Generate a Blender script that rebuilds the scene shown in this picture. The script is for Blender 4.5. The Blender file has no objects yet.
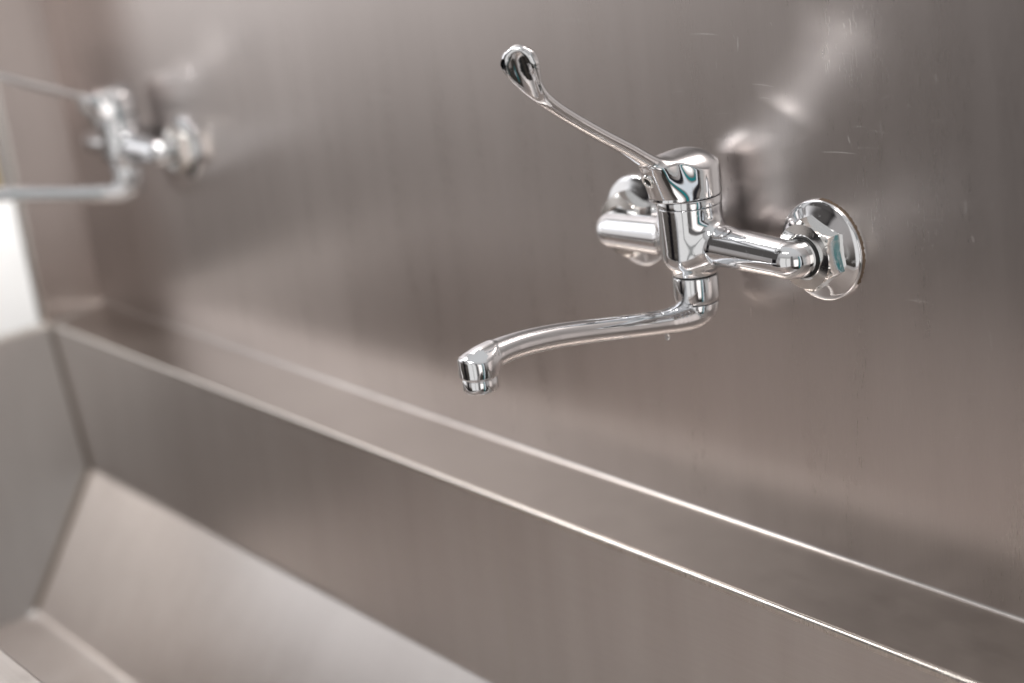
import bpy, bmesh, math
import numpy as np
from mathutils import Vector, Matrix
S = 0.001                                    # the scene is measured in millimetres, built in metres
scn = bpy.context.scene
COL = scn.collection

# ------------------------------------------------------------------ camera
YAW, PIT, ROLL, FPX = 0.9340, 0.3039, -0.1221, 1641.6
cd = bpy.data.cameras.new('camera'); cam = bpy.data.objects.new('camera', cd); COL.objects.link(cam)
Fv = Vector((-math.sin(YAW)*math.cos(PIT), math.cos(YAW)*math.cos(PIT), -math.sin(PIT)))
Rv = Vector((math.cos(YAW), math.sin(YAW), 0)); Uv = Rv.cross(Fv)
R2 = math.cos(ROLL)*Rv + math.sin(ROLL)*Uv; U2 = -math.sin(ROLL)*Rv + math.cos(ROLL)*Uv
M = Matrix.Identity(4)
for i in range(3):
    M[i][0] = R2[i]; M[i][1] = U2[i]; M[i][2] = -Fv[i]
M[0][3], M[1][3], M[2][3] = .67716, -.66681, .24513
cam.matrix_world = M
cd.sensor_width = 36; cd.lens = FPX/1024*36
cd.clip_start = .01; cd.clip_end = 200
cd.dof.use_dof = True; cd.dof.focus_distance = .905; cd.dof.aperture_fstop = 3.3
scn.camera = cam

# ------------------------------------------------------------------ world: soft indoor surroundings, with bands made up for the reflections
w = bpy.data.worlds.new('World'); scn.world = w; w.use_nodes = True
nt = w.node_tree; nt.nodes.clear()
def N(t, **k):
    n = nt.nodes.new(t)
    for a, b in k.items(): setattr(n, a, b)
    return n
def math_(op, a, b=None, c=None):
    n = N('ShaderNodeMath', operation=op)
    for i, v in enumerate((a, b, c)):
        if v is None: continue
        if isinstance(v, (int, float)): n.inputs[i].default_value = v
        else: nt.links.new(v, n.inputs[i])
    return n.outputs[0]
def ramp(fac, stops, mode='LINEAR'):
    n = N('ShaderNodeValToRGB'); cr = n.color_ramp; cr.interpolation = mode
    while len(cr.elements) > 1: cr.elements.remove(cr.elements[-1])
    for i, (p, c) in enumerate(stops):
        e = cr.elements[0] if i == 0 else cr.elements.new(p)
        e.position = p; e.color = (*c, 1)
    nt.links.new(fac, n.inputs[0]); return n.outputs[0]
def mixc(a, b, f):
    n = N('ShaderNodeMix', data_type='RGBA')
    nt.links.new(f, n.inputs[0])
    for s, v in ((n.inputs[6], a), (n.inputs[7], b)):
        if isinstance(v, tuple): s.default_value = (*v, 1)
        else: nt.links.new(v, s)
    return n.outputs[2]
tc = N('ShaderNodeTexCoord'); sx = N('ShaderNodeSeparateXYZ'); nt.links.new(tc.outputs['Generated'], sx.inputs[0])
X, Y, Z = sx.outputs
zz = math_('MULTIPLY_ADD', Z, .5, .5)
base = ramp(zz, [(0, (.05, .042, .035)), (.30, (.06, .052, .045)), (.36, (.115, .10, .088)), (.42, (.33, .295, .275)), (.46, (.54, .495, .475)),
                 (.55, (.60, .565, .55)), (.68, (.46, .44, .43)), (.82, (.85, .83, .82)), (1, (.95, .95, .95))])
# azimuth in degrees: 0 = +x, -90 = out of the wall towards the room
az = math_('MULTIPLY', math_('ARCTAN2', Y, X), 180/math.pi)
def band(c, hw, soft=1.5):
    d = math_('ABSOLUTE', math_('SUBTRACT', az, c))
    m = N('ShaderNodeMapRange', clamp=True)
    nt.links.new(d, m.inputs[0])
    m.inputs[1].default_value = hw+soft; m.inputs[2].default_value = hw-soft
    m.inputs[3].default_value = 0; m.inputs[4].default_value = 1
    return m.outputs[0]
def zwin(a, b, soft=.03):
    m = N('ShaderNodeMapRange', clamp=True); nt.links.new(Z, m.inputs[0])
    m.inputs[1].default_value = a-soft; m.inputs[2].default_value = a+soft
    m2 = N('ShaderNodeMapRange', clamp=True); nt.links.new(Z, m2.inputs[0])
    m2.inputs[1].default_value = b+soft; m2.inputs[2].default_value = b-soft
    return math_('MULTIPLY', m.outputs[0], m2.outputs[0])
def area(c, hw, a, b, soft=1.5): return math_('MULTIPLY', band(c, hw, soft), zwin(a, b))
col = base
col = mixc(col, (.015, .013, .015), area(-120, 7, -.9, .55))        # dark upright band added for the black stripe on the body
col = mixc(col, (1.55, 1.5, 1.48), area(-157, 18, -.10, .75, 9))     # bright patch added to lighten the panel's left and the sloped floor
col = mixc(col, (2.4, 2.38, 2.42), area(-157, 18, .16, .7, 8))    # brighter patch added to whiten the sloped floor
col = mixc(col, (.13, .12, .115), area(-128, 14, .17, .85, 4))       # dark patch added to keep the ledge's reflection dark
col = mixc(col, (.02, .02, .02), area(-62, 28, -.78, -.52, 3))  # low dark patch added for the dark stripe along the arms
col = mixc(col, (1.25, 1.22, 1.19), area(-74, 22, -.46, .42))  # bright patch added for the white middle of the faucet body
col = mixc(col, (.2, .19, .185), area(-45, 4.5, -.6, .6, 2))         # dim upright bar added for the body's grey stripe
col = mixc(col, (.35, .35, .34), area(-70, 1.2, -.46, .42, .6))  # thin grey bar added to split the bright patch
col = mixc(col, (2.5, 2.35, 2.25), area(-29, 8, -.42, .25, 4))     # bright patch added to lighten the return panel
col = mixc(col, (.03, .03, .035), area(-3, 2.5, -.5, .5, .8))             # dark bar added for contrast in the chrome
col = mixc(col, (.02, .30, .32), area(-14, 1.8, -.6, .5, .6))       # teal bar added for the teal stripe in the chrome
col = mixc(col, (1.1, 1.15, 1.2), area(-8.5, 2.2, -.5, .5, .6))            # bright bar added next to the teal one
bg = N('ShaderNodeBackground'); nt.links.new(col, bg.inputs[0]); bg.inputs[1].default_value = .68
out = N('ShaderNodeOutputWorld'); nt.links.new(bg.outputs[0], out.inputs[0])

# ------------------------------------------------------------------ lamps
def area_light(name, loc, tgt, sx_, sy_, power, color=(1, .96, .92)):
    ld = bpy.data.lights.new(name, 'AREA'); ld.shape = 'RECTANGLE'; ld.size = sx_; ld.size_y = sy_
    ld.energy = power; ld.color = color
    o = bpy.data.objects.new(name, ld); COL.objects.link(o)
    o.location = loc
    o.rotation_euler = (Vector(tgt)-Vector(loc)).to_track_quat('-Z', 'Y').to_euler()
    return o
area_light('ceiling_or_fill_lamp', (-1.66, -.3, 1.95), (-.5, -.1, 0), .14, .95, 18)
area_light('ceiling_or_fill_lamp', (.2, -1.5, 2.2), (-.3, 0, 0), .9, .12, 20)
area_light('ceiling_or_fill_lamp', (-1.8, .25, .5), (-2.3, .38, -.35), .4, .4, 19, (1, 1, 1))  # low fill lamp added to whiten the room wall, turned away from the sink

scn.view_settings.view_transform = 'Standard'; scn.view_settings.look = 'None'
scn.view_settings.exposure = 0; scn.view_settings.gamma = 1
scn.render.engine = 'CYCLES'

# ------------------------------------------------------------------ materials
def newmat(name):
    m = bpy.data.materials.new(name); m.use_nodes = True
    return m, m.node_tree, m.node_tree.nodes['Principled BSDF']
def L(t, a, b): t.links.new(a, b)
def tex_noise(t, scale, coords, mapping=(1, 1, 1), detail=3, rough=.55):
    mp = t.nodes.new('ShaderNodeMapping'); mp.inputs['Scale'].default_value = mapping
    L(t, coords, mp.inputs[0])
    n = t.nodes.new('ShaderNodeTexNoise'); n.inputs['Scale'].default_value = scale
    n.inputs['Detail'].default_value = detail; n.inputs['Roughness'].default_value = rough
    L(t, mp.outputs[0], n.inputs[0]); return n.outputs[0]
def mrange(t, v, a, b, c, d):
    n = t.nodes.new('ShaderNodeMapRange'); n.clamp = True
    L(t, v, n.inputs[0])
    for i, q in enumerate((a, b, c, d)): n.inputs[i+1].default_value = q
    return n.outputs[0]
def mul(t, a, b, op='MULTIPLY'):
    n = t.nodes.new('ShaderNodeMath'); n.operation = op
    for i, q in enumerate((a, b)):
        if isinstance(q, (int, float)): n.inputs[i].default_value = q
        else: L(t, q, n.inputs[i])
    return n.outputs[0]
def cramp(t, fac, stops):
    n = t.nodes.new('ShaderNodeValToRGB'); cr = n.color_ramp
    while len(cr.elements) > 1: cr.elements.remove(cr.elements[-1])
    for i, (p_, c) in enumerate(stops):
        e = cr.elements[0] if i == 0 else cr.elements.new(p_)
        e.position = p_; e.color = (*c, 1)
    L(t, fac, n.inputs[0]); return n.outputs[0]

def steel(name, ca, cb, r0, r1, brush=(70, 70, 3.5), bump=.03, stain=.5, aniso=.0, tangent=(0, 0, 1)):
    m, t, b = newmat(name)
    g = t.nodes.new('ShaderNodeNewGeometry').outputs['Position']
    broad = tex_noise(t, 3.2, g, (1.6, 1.0, .35), 3)                 # wide vertical tone bands
    fine = tex_noise(t, 22, g, brush, 2, .6)                         # brush lines
    mid = tex_noise(t, 9, g, (5, 5, .5), 4)
    spots = tex_noise(t, 60, g, (1, 1, 1), 5, .65)
    f = mul(t, mul(t, mul(t, broad, .60), mul(t, mid, .26), 'ADD'), mul(t, fine, .18), 'ADD')
    c = cramp(t, f, [(.32, ca), (.68, cb)])
    L(t, c, b.inputs['Base Color'])
    b.inputs['Metallic'].default_value = 1
    rr = mul(t, mul(t, mid, .5), mul(t, fine, .5), 'ADD')
    r = mrange(t, rr, .3, .7, r0, r1)
    r = mul(t, r, mrange(t, spots, .62, .80, 0, .06*stain), 'ADD')
    L(t, r, b.inputs['Roughness'])
    b.inputs['Anisotropic'].default_value = aniso
    tg = t.nodes.new('ShaderNodeCombineXYZ')
    for i in range(3): tg.inputs[i].default_value = tangent[i]
    L(t, tg.outputs[0], b.inputs['Tangent'])
    bp = t.nodes.new('ShaderNodeBump'); bp.inputs['Strength'].default_value = bump
    bp.inputs['Distance'].default_value = .0006
    dent = tex_noise(t, 4.5, g, (1, 1, 1), 2)
    L(t, mul(t, mul(t, fine, .09), mul(t, dent, 2.0), 'ADD'), bp.inputs['Height'])
    L(t, bp.outputs[0], b.inputs['Normal'])
    return m
M_WALL = steel('brushed_steel', (.635, .585, .565), (.76, .705, .685), .26, .32)
M_SINK = steel('sink_steel', (.59, .55, .53), (.74, .705, .685), .31, .41, brush=(1.2, 40, 40), aniso=.0, tangent=(1, 0, 0))
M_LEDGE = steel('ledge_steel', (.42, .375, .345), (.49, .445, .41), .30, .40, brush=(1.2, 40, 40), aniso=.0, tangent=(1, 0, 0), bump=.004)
M_RIM = steel('rim_steel', (.70, .66, .62), (.76, .72, .68), .22, .30, bump=.005, tangent=(1, 0, 0))

def chrome(name, c=(.80, .81, .83), r=.035, dirt=.24):
    m, t, b = newmat(name)
    g = t.nodes.new('ShaderNodeTexCoord').outputs['Object']
    n = tex_noise(t, 260, g, (1, 1, 1), 4, .6)
    n2 = tex_noise(t, 40, g, (1, 1, 1), 3)
    b.inputs['Base Color'].default_value = (*c, 1)
    b.inputs['Metallic'].default_value = 1
    L(t, mul(t, mrange(t, n, .58, .75, 0, dirt), mrange(t, n2, .4, .7, r, r+.05), 'ADD'), b.inputs['Roughness'])
    return m
M_CHROME = chrome('chrome')
M_CHROME2 = chrome('chrome_worn', (.80, .79, .77), .09, .16)
def plain(name, c, rough=.5, metal=0, **k):
    m, t, b = newmat(name)
    g = t.nodes.new('ShaderNodeTexCoord').outputs['Object']
    n = tex_noise(t, 6, g)
    cc = cramp(t, n, [(.3, tuple(q*.92 for q in c)), (.7, tuple(min(1, q*1.05) for q in c))])
    L(t, cc, b.inputs['Base Color'])
    b.inputs['Roughness'].default_value = rough; b.inputs['Metallic'].default_value = metal
    for a, v in k.items(): b.inputs[a].default_value = v
    return m
M_DARK = plain('black_rubber', (.012, .012, .012), .5)
M_WHITE = plain('white_paint', (.82, .81, .80), .6)
M_PALE = plain('pale_grey_paint', (.78, .74, .72), .45)
M_YEL = plain('yellow_paint', (.75, .55, .16), .5)
M_EDGE = plain('brown_edge', (.16, .11, .075), .6)
M_SCR = plain('bare_scratch', (.80, .76, .74), .45, 1)
M_RUN = plain('limescale_run', (.70, .66, .62), .42, .9)
M_CORNER = plain('brown_corner_steel', (.24, .20, .17), .45, .9)
M_WATER = plain('water', (.9, .95, 1), .02, 0, IOR=1.33)
M_WATER.node_tree.nodes['Principled BSDF'].inputs['Transmission Weight'].default_value = 1

# ------------------------------------------------------------------ object helpers
def link(name, me, mat, parent=None, loc=(0, 0, 0), rotz=0):
    o = bpy.data.objects.new(name, me); COL.objects.link(o)
    if mat: me.materials.append(mat)
    if parent: o.parent = parent
    o.location = Vector(loc)*S; o.rotation_euler = (0, 0, rotz)
    return o
def tag(o, label=None, cat=None, group=None, kind=None):
    if label: o['label'] = label
    if cat: o['category'] = cat
    if group: o['group'] = group
    if kind: o['kind'] = kind
def empty(name, loc):
    o = bpy.data.objects.new(name, None); COL.objects.link(o); o.location = Vector(loc)*S
    o.empty_display_size = .02; return o
def mesh(name, V, Fc, smooth=True):
    me = bpy.data.meshes.new(name)
    me.from_pydata([tuple(float(c)*S for c in v) for v in V], [], [tuple(int(i) for i in f) for f in Fc])
    me.update()
    if smooth: me.polygons.foreach_set('use_smooth', [True]*len(me.polygons))
    return me
def crisp(me, deg=35):
    bm = bmesh.new(); bm.from_mesh(me)
    bmesh.ops.recalc_face_normals(bm, faces=bm.faces)
    for e in bm.edges:
        if len(e.link_faces) == 2 and e.calc_face_angle(0) > math.radians(deg): e.smooth = False
    bm.to_mesh(me); bm.free(); return me
def lathe(name, prof, axis='z', c=(0, 0, 0), n=96, deg=40):
    """prof: (radius, along) pairs; closed at zero radius."""
    V, Fc = [], []
    for r, a in prof:
        for k in range(n):
            t = 2*math.pi*k/n
            u, v = r*math.cos(t), r*math.sin(t)
            V.append((c[0]+u, c[1]+v, c[2]+a) if axis == 'z' else (c[0]+u, c[1]+a, c[2]+v))
    for i in range(len(prof)-1):
        for k in range(n):
            k2 = (k+1) % n
            Fc.append((i*n+k, i*n+k2, (i+1)*n+k2, (i+1)*n+k))
    me = mesh(name, V, Fc)
    bm = bmesh.new(); bm.from_mesh(me)
    bmesh.ops.remove_doubles(bm, verts=bm.verts, dist=1e-6); bm.to_mesh(me); bm.free()
    return crisp(me, deg)

# ------------------------------------------------------------------ implicit surfaces -> smooth meshes
def smin(a, b, k):
    h = np.clip(.5+.5*(b-a)/k, 0, 1); return b*(1-h)+a*h-k*h*(1-h)
def smax(a, b, k): return -smin(-a, -b, k)
def surface_net(fn, lo, hi, h):
    lo = np.array(lo, float); hi = np.array(hi, float)
    n = np.ceil((hi-lo)/h).astype(int)+1
    ax = [lo[i]+h*np.arange(n[i]) for i in range(3)]
    G = np.stack(np.meshgrid(*ax, indexing='ij'), -1)
    Fv_ = fn(G.reshape(-1, 3)).reshape(n)
    s = Fv_ < 0
    cs = np.zeros(n-1, int)
    for i in (0, 1):
        for j in (0, 1):
            for k in (0, 1):
                cs += s[i:n[0]-1+i, j:n[1]-1+j, k:n[2]-1+k]
    act = (cs > 0) & (cs < 8)
    idx = -np.ones(n-1, int); ids = np.argwhere(act); idx[act] = np.arange(len(ids))
    acc = np.zeros((len(ids), 3)); cnt = np.zeros(len(ids))
    corners = [(i, j, k) for i in (0, 1) for j in (0, 1) for k in (0, 1)]
    for a in corners:
        for d in range(3):
            if a[d]: continue
            b = list(a); b[d] = 1
            va = Fv_[ids[:, 0]+a[0], ids[:, 1]+a[1], ids[:, 2]+a[2]]
            vb = Fv_[ids[:, 0]+b[0], ids[:, 1]+b[1], ids[:, 2]+b[2]]
            m = (va < 0) != (vb < 0)
            t = np.where(m, va/np.where(m, va-vb, 1), 0)
            p = np.array(a, float)[None]+t[:, None]*(np.array(b)-np.array(a))[None]
            acc += p*m[:, None]; cnt += m
    V = lo+(ids+acc/cnt[:, None])*h
    Q = []
    for d in range(3):
        e1, e2 = (d+1) % 3, (d+2) % 3
        sl0 = [slice(None)]*3; sl1 = [slice(None)]*3
        sl0[d] = slice(0, n[d]-1); sl1[d] = slice(1, n[d])
        a, b = s[tuple(sl0)], s[tuple(sl1)]
        E = np.argwhere(a != b)
        E = E[(E[:, e1] > 0) & (E[:, e2] > 0) & (E[:, e1] < n[e1]-1) & (E[:, e2] < n[e2]-1)]
        inside = a[E[:, 0], E[:, 1], E[:, 2]]
        def at(o1, o2):
            q = E.copy(); q[:, e1] -= o1; q[:, e2] -= o2
            return idx[q[:, 0], q[:, 1], q[:, 2]]
        q = np.stack([at(1, 1), at(0, 1), at(0, 0), at(1, 0)], 1)
        q[~inside] = q[~inside][:, ::-1]
        Q.append(q)
    Q = np.concatenate(Q)
    def grad(P, e=.15):
        g = np.zeros_like(P)
        for d in range(3):
            o = np.zeros(3); o[d] = e
            g[:, d] = (fn(P+o)-fn(P-o))/(2*e)
        return g
    for _ in range(3):
        g = grad(V); g2 = (g*g).sum(1)+1e-9
        st = (fn(V)/g2)[:, None]*g
        ln = np.linalg.norm(st, axis=1, keepdims=True)
        V = V-st*np.minimum(1, h/np.maximum(ln, 1e-9))
    g = grad(V, .25); g /= np.linalg.norm(g, axis=1, keepdims=True)+1e-9
    return V, Q, g
def net_mesh(name, V, Q, G, keep=None):
    if keep is not None:
        Q = Q[keep(V[Q].mean(1))]
    u, inv = np.unique(Q, return_inverse=True); Q = inv.reshape(Q.shape)
    V = V[u]; G = G[u]
    me = bpy.data.meshes.new(name)
    me.from_pydata((V*S).tolist(), [], Q.tolist()); me.update()
    me.polygons.foreach_set('use_smooth', [True]*len(me.polygons))
    me.normals_split_custom_set_from_vertices(G.tolist())
    return me
def catmull(P, n=8):
    P = np.array(P, float); P = np.vstack([2*P[0]-P[1], P, 2*P[-1]-P[-2]]); out_ = []
    for i in range(1, len(P)-2):
        for t in np.linspace(0, 1, n, endpoint=False):
            a, b, c, d = P[i-1:i+3]
            out_.append(.5*((2*b)+(c-a)*t+(2*a-5*b+4*c-d)*t*t+(3*b-a-3*c+d)*t**3))
    out_.append(P[-2]); return np.array(out_)
def cyl_z(P, cx, cy, r): return np.hypot(P[:, 0]-cx, P[:, 1]-cy)-r

BY = -28.0                                    # the body's upright axis stands 28 mm out of the wall

# all faucet meshes are modelled with the upright body axis as origin (x, y) and z = 0 at inlet height
def f_body(P):
    x, y, z = P.T
    rad = np.hypot(x, y)
    R = 19.0-0.35*np.clip((24-z)/24, 0, 1)
    side = rad-R
    b = smax(side, -(z+15.2), 13.0)                               # rounded underside
    b = smax(b, z-25.2, .6)
    neck = smax(rad-13.2, -(z+16.2), .8); neck = smax(neck, z-5, 1)
    ax_ = np.abs(x)
    tt_ = np.clip((ax_-15)/60, 0, 1); ra = 12.4-1.7*tt_; zs = z-2.2*(1-tt_)
    arm = smax(np.hypot(y-2.5, zs)-ra, ax_-70.7, .3)
    ex, ey = ax_-70.5, y-7.0
    elb = np.maximum(np.hypot(np.hypot(ex, ey)-4.5, z)-10.7, np.maximum(-ex-.5, ey-.5))
    stub = np.maximum(np.hypot(ax_-75, z)-10.7, np.maximum(6.8-y, y-16))
    a = np.minimum(smin(arm, elb, .3), stub)
    return smin(smin(b, a, 7.0), neck, 3.0)

LEV = [(-48, 51), (-58, 57.2), (-72, 67), (-89.5, 78.2), (-106, 89.4), (-118.9, 98.8), (-128.3, 107), (-134.2, 114), (-137.5, 120), (-139, 126), (-139.0, 131.5)]
LV = catmull([(a-BY, b) for a, b in LEV], 6)
LT = np.linspace(0, 1, len(LV))
LHT = np.interp(LT, [0, .15, .5, .72, .82, .92, 1], [3.9, 3.2, 2.8, 2.9, 3.3, 3.8, 3.6])     # half thickness
LHW = np.interp(LT, [0, .15, .4, .6, .72, .82, .9, .97, 1], [8.0, 6.6, 5.6, 6.0, 7.2, 9.0, 10.0, 8.6, 5.5])  # half width
def f_handle(P):
    x, y, z = P.T
    zb = 30.8
    rad = np.hypot(x, y)
    skirt = rad-(19.6)
    # prow reaching forward under the lever
    t = np.clip((z-33)/20, 0, 1)
    yc = -12-9.5*t; rp = 13.5-2.5*t
    prow = (np.sqrt(x**2+(y-yc)**2)-rp)*.9
    foot = smin(skirt, prow, 6)
    rr_ = np.sqrt(x**2+np.where(y > 0, y, y*.45)**2)/19.6
    top = 57.9-6.5*rr_**2-3.8*rr_**4
    c = smax(foot, (z-top)*.88, .9)
    c = smax(c, zb-z, .5)
    # lever: band along a curve, rounded-box section, its paddle twisted a little towards +x
    cy_ = np.interp(z, LV[:, 1], LV[:, 0])
    tw = np.clip((z-97)/24, 0, 1); tw = np.radians(38)*tw*tw*(3-2*tw)
    dy_ = y-cy_
    xl = np.cos(tw)*x+np.sin(tw)*dy_; yl = cy_-np.sin(tw)*x+np.cos(tw)*dy_
    x, y = xl, yl
    d2 = np.full(len(P), 1e9); best = np.zeros(len(P), int)
    for i in range(len(LV)-1):
        a, b = LV[i], LV[i+1]; ab = b-a
        u = np.clip(((y-a[0])*ab[0]+(z-a[1])*ab[1])/(ab@ab), 0, 1)
        dd = (y-a[0]-u*ab[0])**2+(z-a[1]-u*ab[1])**2
        ht = LHT[i]+(LHT[i+1]-LHT[i])*u; hw = LHW[i]+(LHW[i+1]-LHW[i])*u
        inpl = np.sqrt(dd)
        ht = ht*1.18
        e = (((np.abs(x)/(hw*1.04))**2.3+(inpl/ht)**2.3)**(1/2.3)-1)*ht
        d2 = np.minimum(d2, e)
    # thumb dish in the outer face of the paddle
    fx, fy, fz = x-.3, y-(cy_-9.3), z-119.5
    dish = (np.sqrt((fx/9.0)**2+(fy/9.6)**2+(fz/17.0)**2)-1)*8.0
    lev = smax(d2, -dish, 1.4)
    return smin(c, lev, 3.0)

SP = [(-28, -31), (-28.3, -36), (-34, -40.2), (-50.7, -39.8), (-74, -36), (-104, -30.3), (-132.8, -25.2), (-157, -22.3), (-174, -22.0), (-184, -23.5), (-190, -26)]
SC = catmull([(a-BY, b) for a, b in SP], 6)
ST = np.linspace(0, 1, len(SC))
SRR = np.interp(ST, [0, .1, .2, .32, .5, .75, .86, .94, 1], [12.9, 12.6, 9.9, 7.3, 6.8, 7.0, 7.6, 8.8, 9.2])
def f_spout(P):
    x, y, z = P.T
    d = np.full(len(P), 1e9)
    for i in range(len(SC)-1):
        a, b = SC[i], SC[i+1]; ab = b-a
        u = np.clip(((y-a[0])*ab[0]+(z-a[1])*ab[1])/(ab@ab), 0, 1)
        r = SRR[i]+(SRR[i+1]-SRR[i])*u
        fl = 1.0+.12*np.clip(-(y+110)/40, 0, 1)
        e = np.sqrt((x/fl)**2+(y-a[0]-u*ab[0])**2+(z-a[1]-u*ab[1])**2)-r
        d = np.minimum(d, e)
    d = smax(d, z+33.6-1.2*np.maximum(0, -(y+10)), .5)
    # snout: upright housing over the aerator, top sloping to a lip at the front
    hx, hy = 0, -190-BY
    hous = smax(np.hypot(x-hx, y-hy)-10.7, np.maximum(-(z+31.0), z+10), .8)
    tp = z-(-17.2+(y-hy)*.2-.03*x*x)
    h2 = smax(hous, tp*.97, 1.6)
    # the tube never reaches below the housing's rim
    d = smax(d, np.where(y < hy+14, -(z+31.5), -99), .5)
    return smin(d, h2, 2.5)

body_net = surface_net(f_body, (-87, -22, -19), (87, 22, 28), .8)
me_body = net_mesh('body', *body_net, keep=lambda c: np.abs(c[:, 0]) <= 23)
me_armR = net_mesh('inlet_arm', *body_net, keep=lambda c: c[:, 0] > 23)
me_armL = net_mesh('inlet_arm', *body_net, keep=lambda c: c[:, 0] < -23)
hand_net = surface_net(f_handle, (-22, -118, 28), (22, 23, 139), .7)
me_cap = net_mesh('handle_cap', *hand_net, keep=lambda c: c[:, 1] >= -33)
me_lev = net_mesh('lever', *hand_net, keep=lambda c: c[:, 1] < -33)
sp_net = surface_net(f_spout, (-15, -182, -52), (15, 15, -12), .7)
me_spout = net_mesh('spout', *sp_net)

def hex_nut(R=21.0, t0=-4.9, t1=-16.6, rot=0.0, hole=11.4):
    """Hexagonal nut round the y axis, with the corners turned down to a circle at the front and a round flange behind."""
    V, Fc = [], []; n = 96
    def ring(rfun, y):
        s = len(V)
        for k in range(n):
            a = 2*math.pi*k/n+rot
            r = rfun(a-rot); V.append((r*math.cos(a), y, r*math.sin(a)))
        return s
    ap = R*math.cos(math.pi/6)
    def hexr(a):
        m = (a+math.pi/6) % (math.pi/3)-math.pi/6+0
        return ap/math.cos(((a) % (math.pi/3))-math.pi/6)
    def ch(lim): return lambda a: min(hexr(a), lim)
    rs = [ring(hexr, t0), ring(hexr, t1+3.2), ring(ch(R-.5), t1+1.9), ring(ch(ap+1.5), t1+.9), ring(lambda a: ap+.2, t1),
          ring(lambda a: hole+1.6, t1-.6), ring(lambda a: hole+.3, t1-.2), ring(lambda a: hole, t1+5)]
    for i in range(len(rs)-1):
        for k in range(n):
            k2 = (k+1) % n
            Fc.append((rs[i]+k, rs[i]+k2, rs[i+1]+k2, rs[i+1]+k))
    return crisp(mesh('nut', V, Fc), 22)
NUT_ROT = math.radians(36)
me_nut = hex_nut(rot=NUT_ROT)
me_flange = lathe('wall_flange', [(28.6, 0), (28.9, -.8), (28.9, -1.8), (28.4, -2.6), (27.6, -3.0), (25.5, -3.6), (22.0, -4.6), (19.0, -5.6), (17.5, -6.0), (10, -6.0)], 'y', n=128, deg=60)
me_oring = lathe('gasket', [(11.0, -15.6), (11.6, -16.4), (11.7, -17.0), (11.4, -17.4), (10.6, -17.5)], 'y')
me_ring = lathe('collar_ring', [(15, 25.3), (18.7, 25.3), (19.25, 25.7), (19.3, 26.2), (19.3, 29.6), (18.9, 30.1), (15, 30.2)])
me_gap = lathe('seam', [(17.6, 24.5), (17.6, 31.6)])
me_neck = lathe('spout_nut', [(9, -17.2), (12.7, -17.2), (13.3, -17.7), (13.6, -19.5), (13.7, -25), (13.5, -30.5), (13.1, -32.5), (12.6, -33), (9, -33)])
me_neckgap = lathe('washer', [(9, -15.5), (12.5, -15.5), (12.5, -17.3), (9, -17.3)])
me_neckgap2 = lathe('washer', [(9, -32.9), (12.2, -32.9), (12.2, -34.4), (9, -34.4)])
AC = (0, -190-BY, 0)
me_aer = lathe('aerator', [(10.2, -31.0), (9.4, -31.3), (9.2, -31.9), (9.5, -32.3), (9.6, -38.2), (9.1, -39.0), (8.0, -39.1), (7.6, -38.4), (7.5, -36)], c=AC)
me_aerin = lathe('aerator_screen', [(7.7, -37.4), (4, -37.7), (0, -37.8)], c=AC)
def disc_ring(r0, r1, th, n=40):
    return lathe('x', [(r0, 0), (r0, -th), (r1, -th), (r1, 0)], 'y', n=n)

me_ind = lathe('indicator_ring', [(4.3, .6), (4.3, -.4), (3.8, -1.0), (2.8, -1.0), (2.4, -.3)], 'y', n=40)
me_hole = lathe('screw_hole', [(2.4, -.25), (0, -.25)], 'y', n=32)
def build_faucet(label):
    root = empty('wall_faucet', (0, 0, 0))
    tag(root, label, 'faucet', 'chrome lever faucets on the steel wall')
    o = link('body', me_body, M_CHROME, root, (0, BY, 0))
    link('inlet_arm', me_armR, M_CHROME, root, (0, BY, 0)); link('inlet_arm', me_armL, M_CHROME, root, (0, BY, 0))
    link('collar_ring', me_ring, M_CHROME, root, (0, BY, 0))
    link('seam_gasket', me_gap, M_DARK, root, (0, BY, 0))
    cap = link('handle_cap', me_cap, M_CHROME, root, (0, BY, 0))
    link('lever', me_lev, M_CHROME, cap)
    ys = np.linspace(-45, -20, 400); q = np.stack([0*ys, ys, 0*ys+44.6], 1)
    yf = float(ys[np.argmax(f_handle(q) < 0)])
    for nm, me_, mt in (('indicator_ring', me_ind, M_CHROME2), ('screw_hole', me_hole, M_DARK)):
        q = link(nm, me_, mt, cap, (0, yf-.1, 44.6)); q.rotation_euler.x = math.radians(24)
    link('spout_nut', me_neck, M_CHROME, root, (0, BY, 0))
    link('washer', me_neckgap, M_DARK, root, (0, BY, 0)); link('washer', me_neckgap2, M_DARK, root, (0, BY, 0))
    sp = link('spout', me_spout, M_CHROME, root, (0, BY, 0))
    ae = link('aerator', me_aer, M_CHROME, sp)
    link('aerator_screen', me_aerin, M_DARK, sp)
    for s_ in (1, -1):
        fl = link('wall_flange', me_flange, M_CHROME, root, (75*s_, 0, 0))
        link('nut', me_nut, M_CHROME2, root, (75*s_, 0, 0))
        link('gasket', me_oring, M_DARK, root, (75*s_, 0, 0))
    return root
near = build_faucet('sharply focused chrome wall faucet with a long upswept lever and S-shaped spout, nearer the camera')
def copy_tree(o, parent=None):
    c = o.copy(); COL.objects.link(c); c.parent = parent
    for ch in list(o.children): copy_tree(ch, c)
    return c
far = copy_tree(near)
far.location = Vector((-757, 0, 0))*S
tag(far, 'blurred chrome faucet above the left end of the sink, spout cut by the picture edge')
for ch in far.children:
    if ch.name.startswith('spout') and not ch.name.startswith('spout_nut'): ch.rotation_euler.z = math.radians(-18)
    if ch.name.startswith('handle_cap'):
        th = math.radians(9); ch.rotation_euler.x = th
        ch.location += Vector((0, 33*math.sin(th), 33*(1-math.cos(th))+1.5))*S

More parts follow.
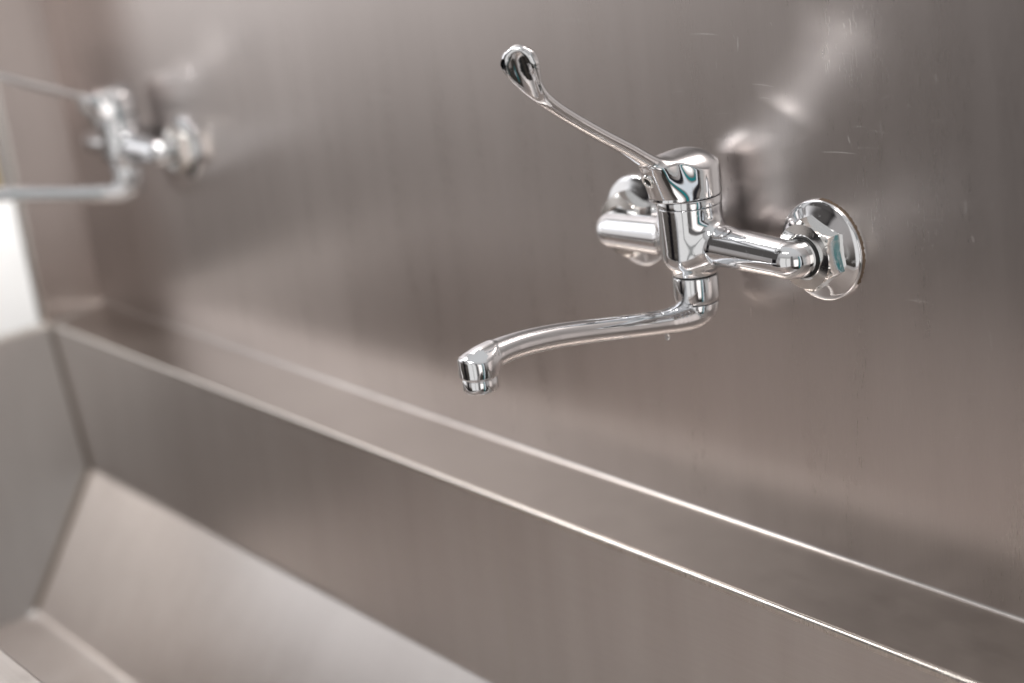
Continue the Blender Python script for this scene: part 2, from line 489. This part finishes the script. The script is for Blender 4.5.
# water drop hanging under the near spout
dm = lathe('water_drop', [(0, 1.6), (.8, 1.3), (1.3, .5), (1.5, -.4), (1.2, -1.3), (.6, -1.8), (0, -1.95)], n=32)
dr = link('water_drop', dm, M_WATER, None, (0, -54, -48.6)); tag(dr, 'tiny clear water drop hanging beneath the near faucet spout', 'water drop')

# ------------------------------------------------------------------ steel wall panel with its return at the left end
def strip(name, pts, mat, parent, x0f, x1f, nx=2, deg=50):
    """Extrude a (y, z) polyline along x; x0f(z), x1f(z) give the ends."""
    V, Fc = [], []
    P_ = [pts[0]]
    for a, b in zip(pts[:-1], pts[1:]):                      # keep long flats flat beside the bends
        ln = math.hypot(b[0]-a[0], b[1]-a[1])
        if ln > 10:
            for t in (.5/ln, 1-.5/ln): P_.append((a[0]+(b[0]-a[0])*t, a[1]+(b[1]-a[1])*t))
        P_.append(b)
    pts = P_
    for (y, z) in pts:
        for k in range(nx):
            t = k/(nx-1); V.append((x0f(y, z)*(1-t)+x1f(y, z)*t, y, z))
    for i in range(len(pts)-1):
        for k in range(nx-1):
            a = i*nx+k; Fc.append((a, a+1, a+nx+1, a+nx))
    return link(name, mesh(name, V, Fc), mat, parent)
def arc(cy, cz, r, a0, a1, n=8):
    return [(cy+r*math.cos(math.radians(a0+(a1-a0)*k/n)), cz+r*math.sin(math.radians(a0+(a1-a0)*k/n))) for k in range(n+1)]
ZT, XR = 620, 520
WX = -946.0                                     # where the wall meets the return panel
def ledge_x0(y, z): return WX+(y/-75.0)*31.0
pan = empty('wall_panel', (0, 0, -190)); tag(pan, 'brushed stainless steel wall panel carrying both chrome faucets', 'wall panel')
OFF = (0, 0, 190)
p1 = strip('panel_face', [(0, ZT), (0, -186.6)], M_WALL, pan, lambda y, z: WX, lambda y, z: XR); p1.location = Vector(OFF)*S
p2 = strip('bottom_bend', arc(-2.4, -186.6, 2.4, 0, -90), M_SINK, pan, ledge_x0, lambda y, z: XR); p2.location = Vector(OFF)*S
V = [(WX, 0, ZT), (WX, 0, -189), (ledge_x0(-75, 0), -75, -189), (ledge_x0(-75, 0), -75, ZT)]
p3 = link('return_panel', mesh('return_panel', V, [(0, 1, 2, 3)], False), M_WALL, pan, OFF)
V = [(-915, -75, ZT), (-915, -75, -189), (-917, -77, -189), (-934, -77, -189), (-934, -77, ZT), (-917, -77, ZT)]
p4 = link('return_fold', mesh('return_fold', V, [(0, 1, 2, 5), (5, 2, 3, 4)], False), M_RIM, pan, OFF)

# scratches on the panel
def scratch(pts, wd):
    V, Fc = [], []
    for i, (x, z) in enumerate(pts):
        a = pts[max(0, i-1)]; b = pts[min(len(pts)-1, i+1)]
        d = Vector((b[0]-a[0], b[1]-a[1])).normalized(); n_ = Vector((-d.y, d.x))
        ww = wd*(.25+.75*math.sin(math.pi*(i+.3)/(len(pts)-.4)))
        V += [(x+n_.x*ww, -.06, z+n_.y*ww), (x-n_.x*ww, -.06, z-n_.y*ww)]
    for i in range(len(pts)-1): Fc.append((2*i, 2*i+1, 2*i+3, 2*i+2))
    return V, Fc
def px_wall(u, v):
    d = Fv+R2*((u-512)/FPX)-U2*((v-341.5)/FPX); C0 = M.translation*1000
    t = -C0.y/d.y; q = C0+d*t; return q.x, q.z
SCR = [((690, 34), (718, 35), .35), ((738, 36), (738, 52), .5), ((752, 84), (774, 87), .35), ((760, 98), (770, 99), .3), ((733, 34), (735, 40), .3),
       ((822, 152), (856, 154), .3), ((848, 136), (850, 144), .4), ((770, 22), (772, 26), .4), ((360, 96), (392, 99), .3), ((965, 200), (966, 214), .35),
       ((935, 74), (937, 82), .3), ((905, 300), (930, 303), .22), ((610, 40), (612, 56), .25), ((448, 210), (450, 232), .25), ((972, 236), (974, 243), .5),
       ((560, 20), (590, 22), .22), ((880, 120), (882, 138), .22), ((990, 330), (992, 352), .25), ((640, 400), (668, 404), .2), ((716, 60), (717, 70), .3)]
SV, SF = [], []
rs_ = np.random.default_rng(11)
for _ in range(75):
    u, v = (rs_.normal(790, 130), rs_.normal(150, 110)) if rs_.random() < .65 else (rs_.uniform(380, 1020), rs_.uniform(5, 560))
    if rs_.random() < .6: du, dv = rs_.uniform(4, 26), rs_.normal(0, 2)
    else: du, dv = rs_.normal(0, 1.5), rs_.uniform(4, 22)
    if v-.36*(u-100) < 280: SCR.append(((u, v), (u+du, v+dv), rs_.uniform(.05, .16)))
for a, b, wd in SCR:
    A, B = px_wall(*a), px_wall(*b)
    pts = [(A[0]+(B[0]-A[0])*t, A[1]+(B[1]-A[1])*t+.4*math.sin(3*t)) for t in np.linspace(0, 1, 7)]
    v_, f_ = scratch(pts, wd); o_ = len(SV); SV += v_; SF += [tuple(i+o_ for i in f) for f in f_]
sc = link('scratches', mesh('scratches', SV, SF), M_SCR, pan, OFF)

# thin brown line round the right flange of the near faucet
rng = np.random.default_rng(3)
V, Fc = [], []; n = 60
for k in range(n+1):
    a = math.radians(-35+125*k/n); r1 = 29.3+1.1*rng.random()
    for r, y in ((28.0, -.05), (28.6, -.9), (r1, -.08)): V.append((75+r*math.cos(a), y, r*math.sin(a)))
for k in range(n):
    for j in (0, 1): a = 3*k+j; Fc.append((a, a+1, a+4, a+3))
sl = link('brown_bead', mesh('brown_bead', V, Fc), M_EDGE, near); sl['label'] = 'thin brown line beside the right flange'

# ------------------------------------------------------------------ sink
sink = empty('trough_sink', (0, -200, -460)); tag(sink, 'long stainless steel trough sink with a narrow ledge under the faucets', 'sink')
SO = (0, 200, 460)
def xe(y, z): return -917+.262*max(0, -190-z)
xr = lambda y, z: XR
RZ = -190
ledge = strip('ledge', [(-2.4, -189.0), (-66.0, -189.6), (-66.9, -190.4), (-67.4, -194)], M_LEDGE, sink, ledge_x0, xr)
rim_pts = [(-68.3, -196), (-68.3, -190.0)]+[(-70.3+2.0*math.cos(math.radians(a)), -189.2+2.0*math.sin(math.radians(a))) for a in range(0, 181, 15)]+[(-72.3, -191.5)]
rim = strip('back_rim', rim_pts, M_RIM, sink, xe, xr)
bk = strip('basin_back', [(-72.3, -191.5), (-76.0, -333)]+[(-82.5+6.5*math.cos(math.radians(-a)), -334.5+6.5*math.sin(math.radians(-a))) for a in (8, 20, 32, 39)], M_SINK, sink, xe, xr)
y0, z0 = -82.5+6.5*math.cos(math.radians(39)), -334.5-6.5*math.sin(math.radians(39))
sl_pts = [(y0, z0), (-166, -444)]+[(-178+15*math.cos(math.radians(a)), -441+15*math.sin(math.radians(a))-0) for a in (-50, -60, -70, -80)]
sl_pts = [(y0, z0), (-173, -451.5), (-175, -453.6), (-178, -455.2), (-182, -455.8), (-186, -456.0)]
slope = strip('sloped_floor', sl_pts, M_SINK, sink, xe, xr)
bot = strip('basin_bottom', [(-186, -456.0), (-380, -458), (-388, -455), (-392, -448)], M_SINK, sink, xe, xr)
fr = strip('basin_front', [(-392, -448), (-394, -195)]+[(-396.5+2.5*math.cos(math.radians(a)), -193+2.5*math.sin(math.radians(a))) for a in range(0, 91, 15)]+[(-440, -190.5), (-442, -192), (-442, -300)], M_SINK, sink, xe, xr)
# end wall: polygon closed by the profile, plus its flat top rim
prof = [(-72.0, -191.5), (-76.0, -333), (y0, z0), (-168, -446), (-186, -456.5), (-380, -458), (-394, -430), (-396, -191.5)]
V = [(xe(y, z), y, z) for y, z in prof]
ew = link('end_wall', mesh('end_wall', V, [tuple(range(len(V)))], False), M_SINK, sink)
V = [(xe(0, -191.5), -72, -191.5), (-918.0, -72, -190), (-922, -72, -189.4), (-932, -72, -189.6), (-932, -72, -230),
     (xe(0, -191.5), -442, -191.5), (-918.0, -442, -190), (-922, -442, -189.4), (-932, -442, -189.6), (-932, -442, -230)]
er = link('end_rim', mesh('end_rim', V, [(i, i+1, i+6, i+5) for i in range(4)]), M_RIM, sink)
for o in (ledge, rim, bk, slope, bot, fr, ew, er): o.location = Vector(SO)*S
def corner_tube(name, pts, r):  # dark brown tube laid along a basin corner
    V, Fc = [], []; n_ = 8
    for p_ in pts:
        for k in range(n_):
            t = 2*math.pi*k/n_; V.append((p_[0]+r*math.cos(t), p_[1]+r*math.sin(t), p_[2]))
    for i in range(len(pts)-1):
        for k in range(n_): Fc.append((i*n_+k, i*n_+(k+1) % n_, (i+1)*n_+(k+1) % n_, (i+1)*n_+k))
    return link(name, mesh(name, V, Fc), M_CORNER, sink, SO)
corner_tube('corner_strip', [(xe(0, z)+.8, -72.5-3.9*(-191-z)/142, z) for z in np.linspace(-193, -336, 12)], 2.6)
corner_tube('corner_strip', [(xe(0, z_)+.8, y_, z_+1) for y_, z_ in [(-78, -338), (-100, -364), (-130, -400), (-155, -430), (-174, -452)]], 3.4)
# a pale dried run mark down the basin back
C0 = M.translation*1000
V, Fc = [], []
for i, t in enumerate(np.linspace(0, 1, 14)):
    u, v = 496+26*t+1.2*math.sin(5*t), 505+200*t
    d = Fv+R2*((u-512)/FPX)-U2*((v-341.5)/FPX)
    k = (-73-C0.y)/d.y; q = C0+d*k
    yb = -72.3-3.7*(-191.5-q.z)/141.5-.15
    wd = .35+.8*math.sin(math.pi*min(1, t*.8+.1))
    V += [(q.x-wd, yb, q.z), (q.x+wd, yb, q.z)]
Fc = [(2*i, 2*i+1, 2*i+3, 2*i+2) for i in range(13)]
rmk = link('run_mark', mesh('run_mark', V, Fc), M_RUN, sink, SO)

# ------------------------------------------------------------------ the room beyond the left end
V = [(-2300, -300, -1300), (-2300, 700, -1300), (-2300, 700, 1900), (-2300, -300, 1900)]
rw = link('room_wall', mesh('room_wall', V, [(0, 1, 2, 3)], False), M_WHITE); tag(rw, kind='structure')
def box(x0, x1, y0, y1, z0, z1):
    V = [(x, y, z) for x in (x0, x1) for y in (y0, y1) for z in (z0, z1)]
    return V, [(0, 1, 3, 2), (4, 6, 7, 5), (0, 4, 5, 1), (2, 3, 7, 6), (0, 2, 6, 4), (1, 5, 7, 3)]
cb = link('pale_block', mesh('pale_block', *box(-1650, -1300, -150, 420, -118, 620), False), M_PALE)  # pale grey box past the end of the steel panel
bv = cb.modifiers.new('bevel', 'BEVEL'); bv.width = .004; bv.segments = 2
tag(cb, 'pale grey blurred cabinet at the left picture edge beyond the steel panel', 'block')
yl_ = link('yellow_strip', mesh('yellow_strip', *box(-1299.9, -1298, -40, 44, -112, -58), False), M_YEL, cb)  # small yellow strip on the pale box

# face orientation only matters for shading helpers; keep it consistent
bpy.context.view_layer.update()
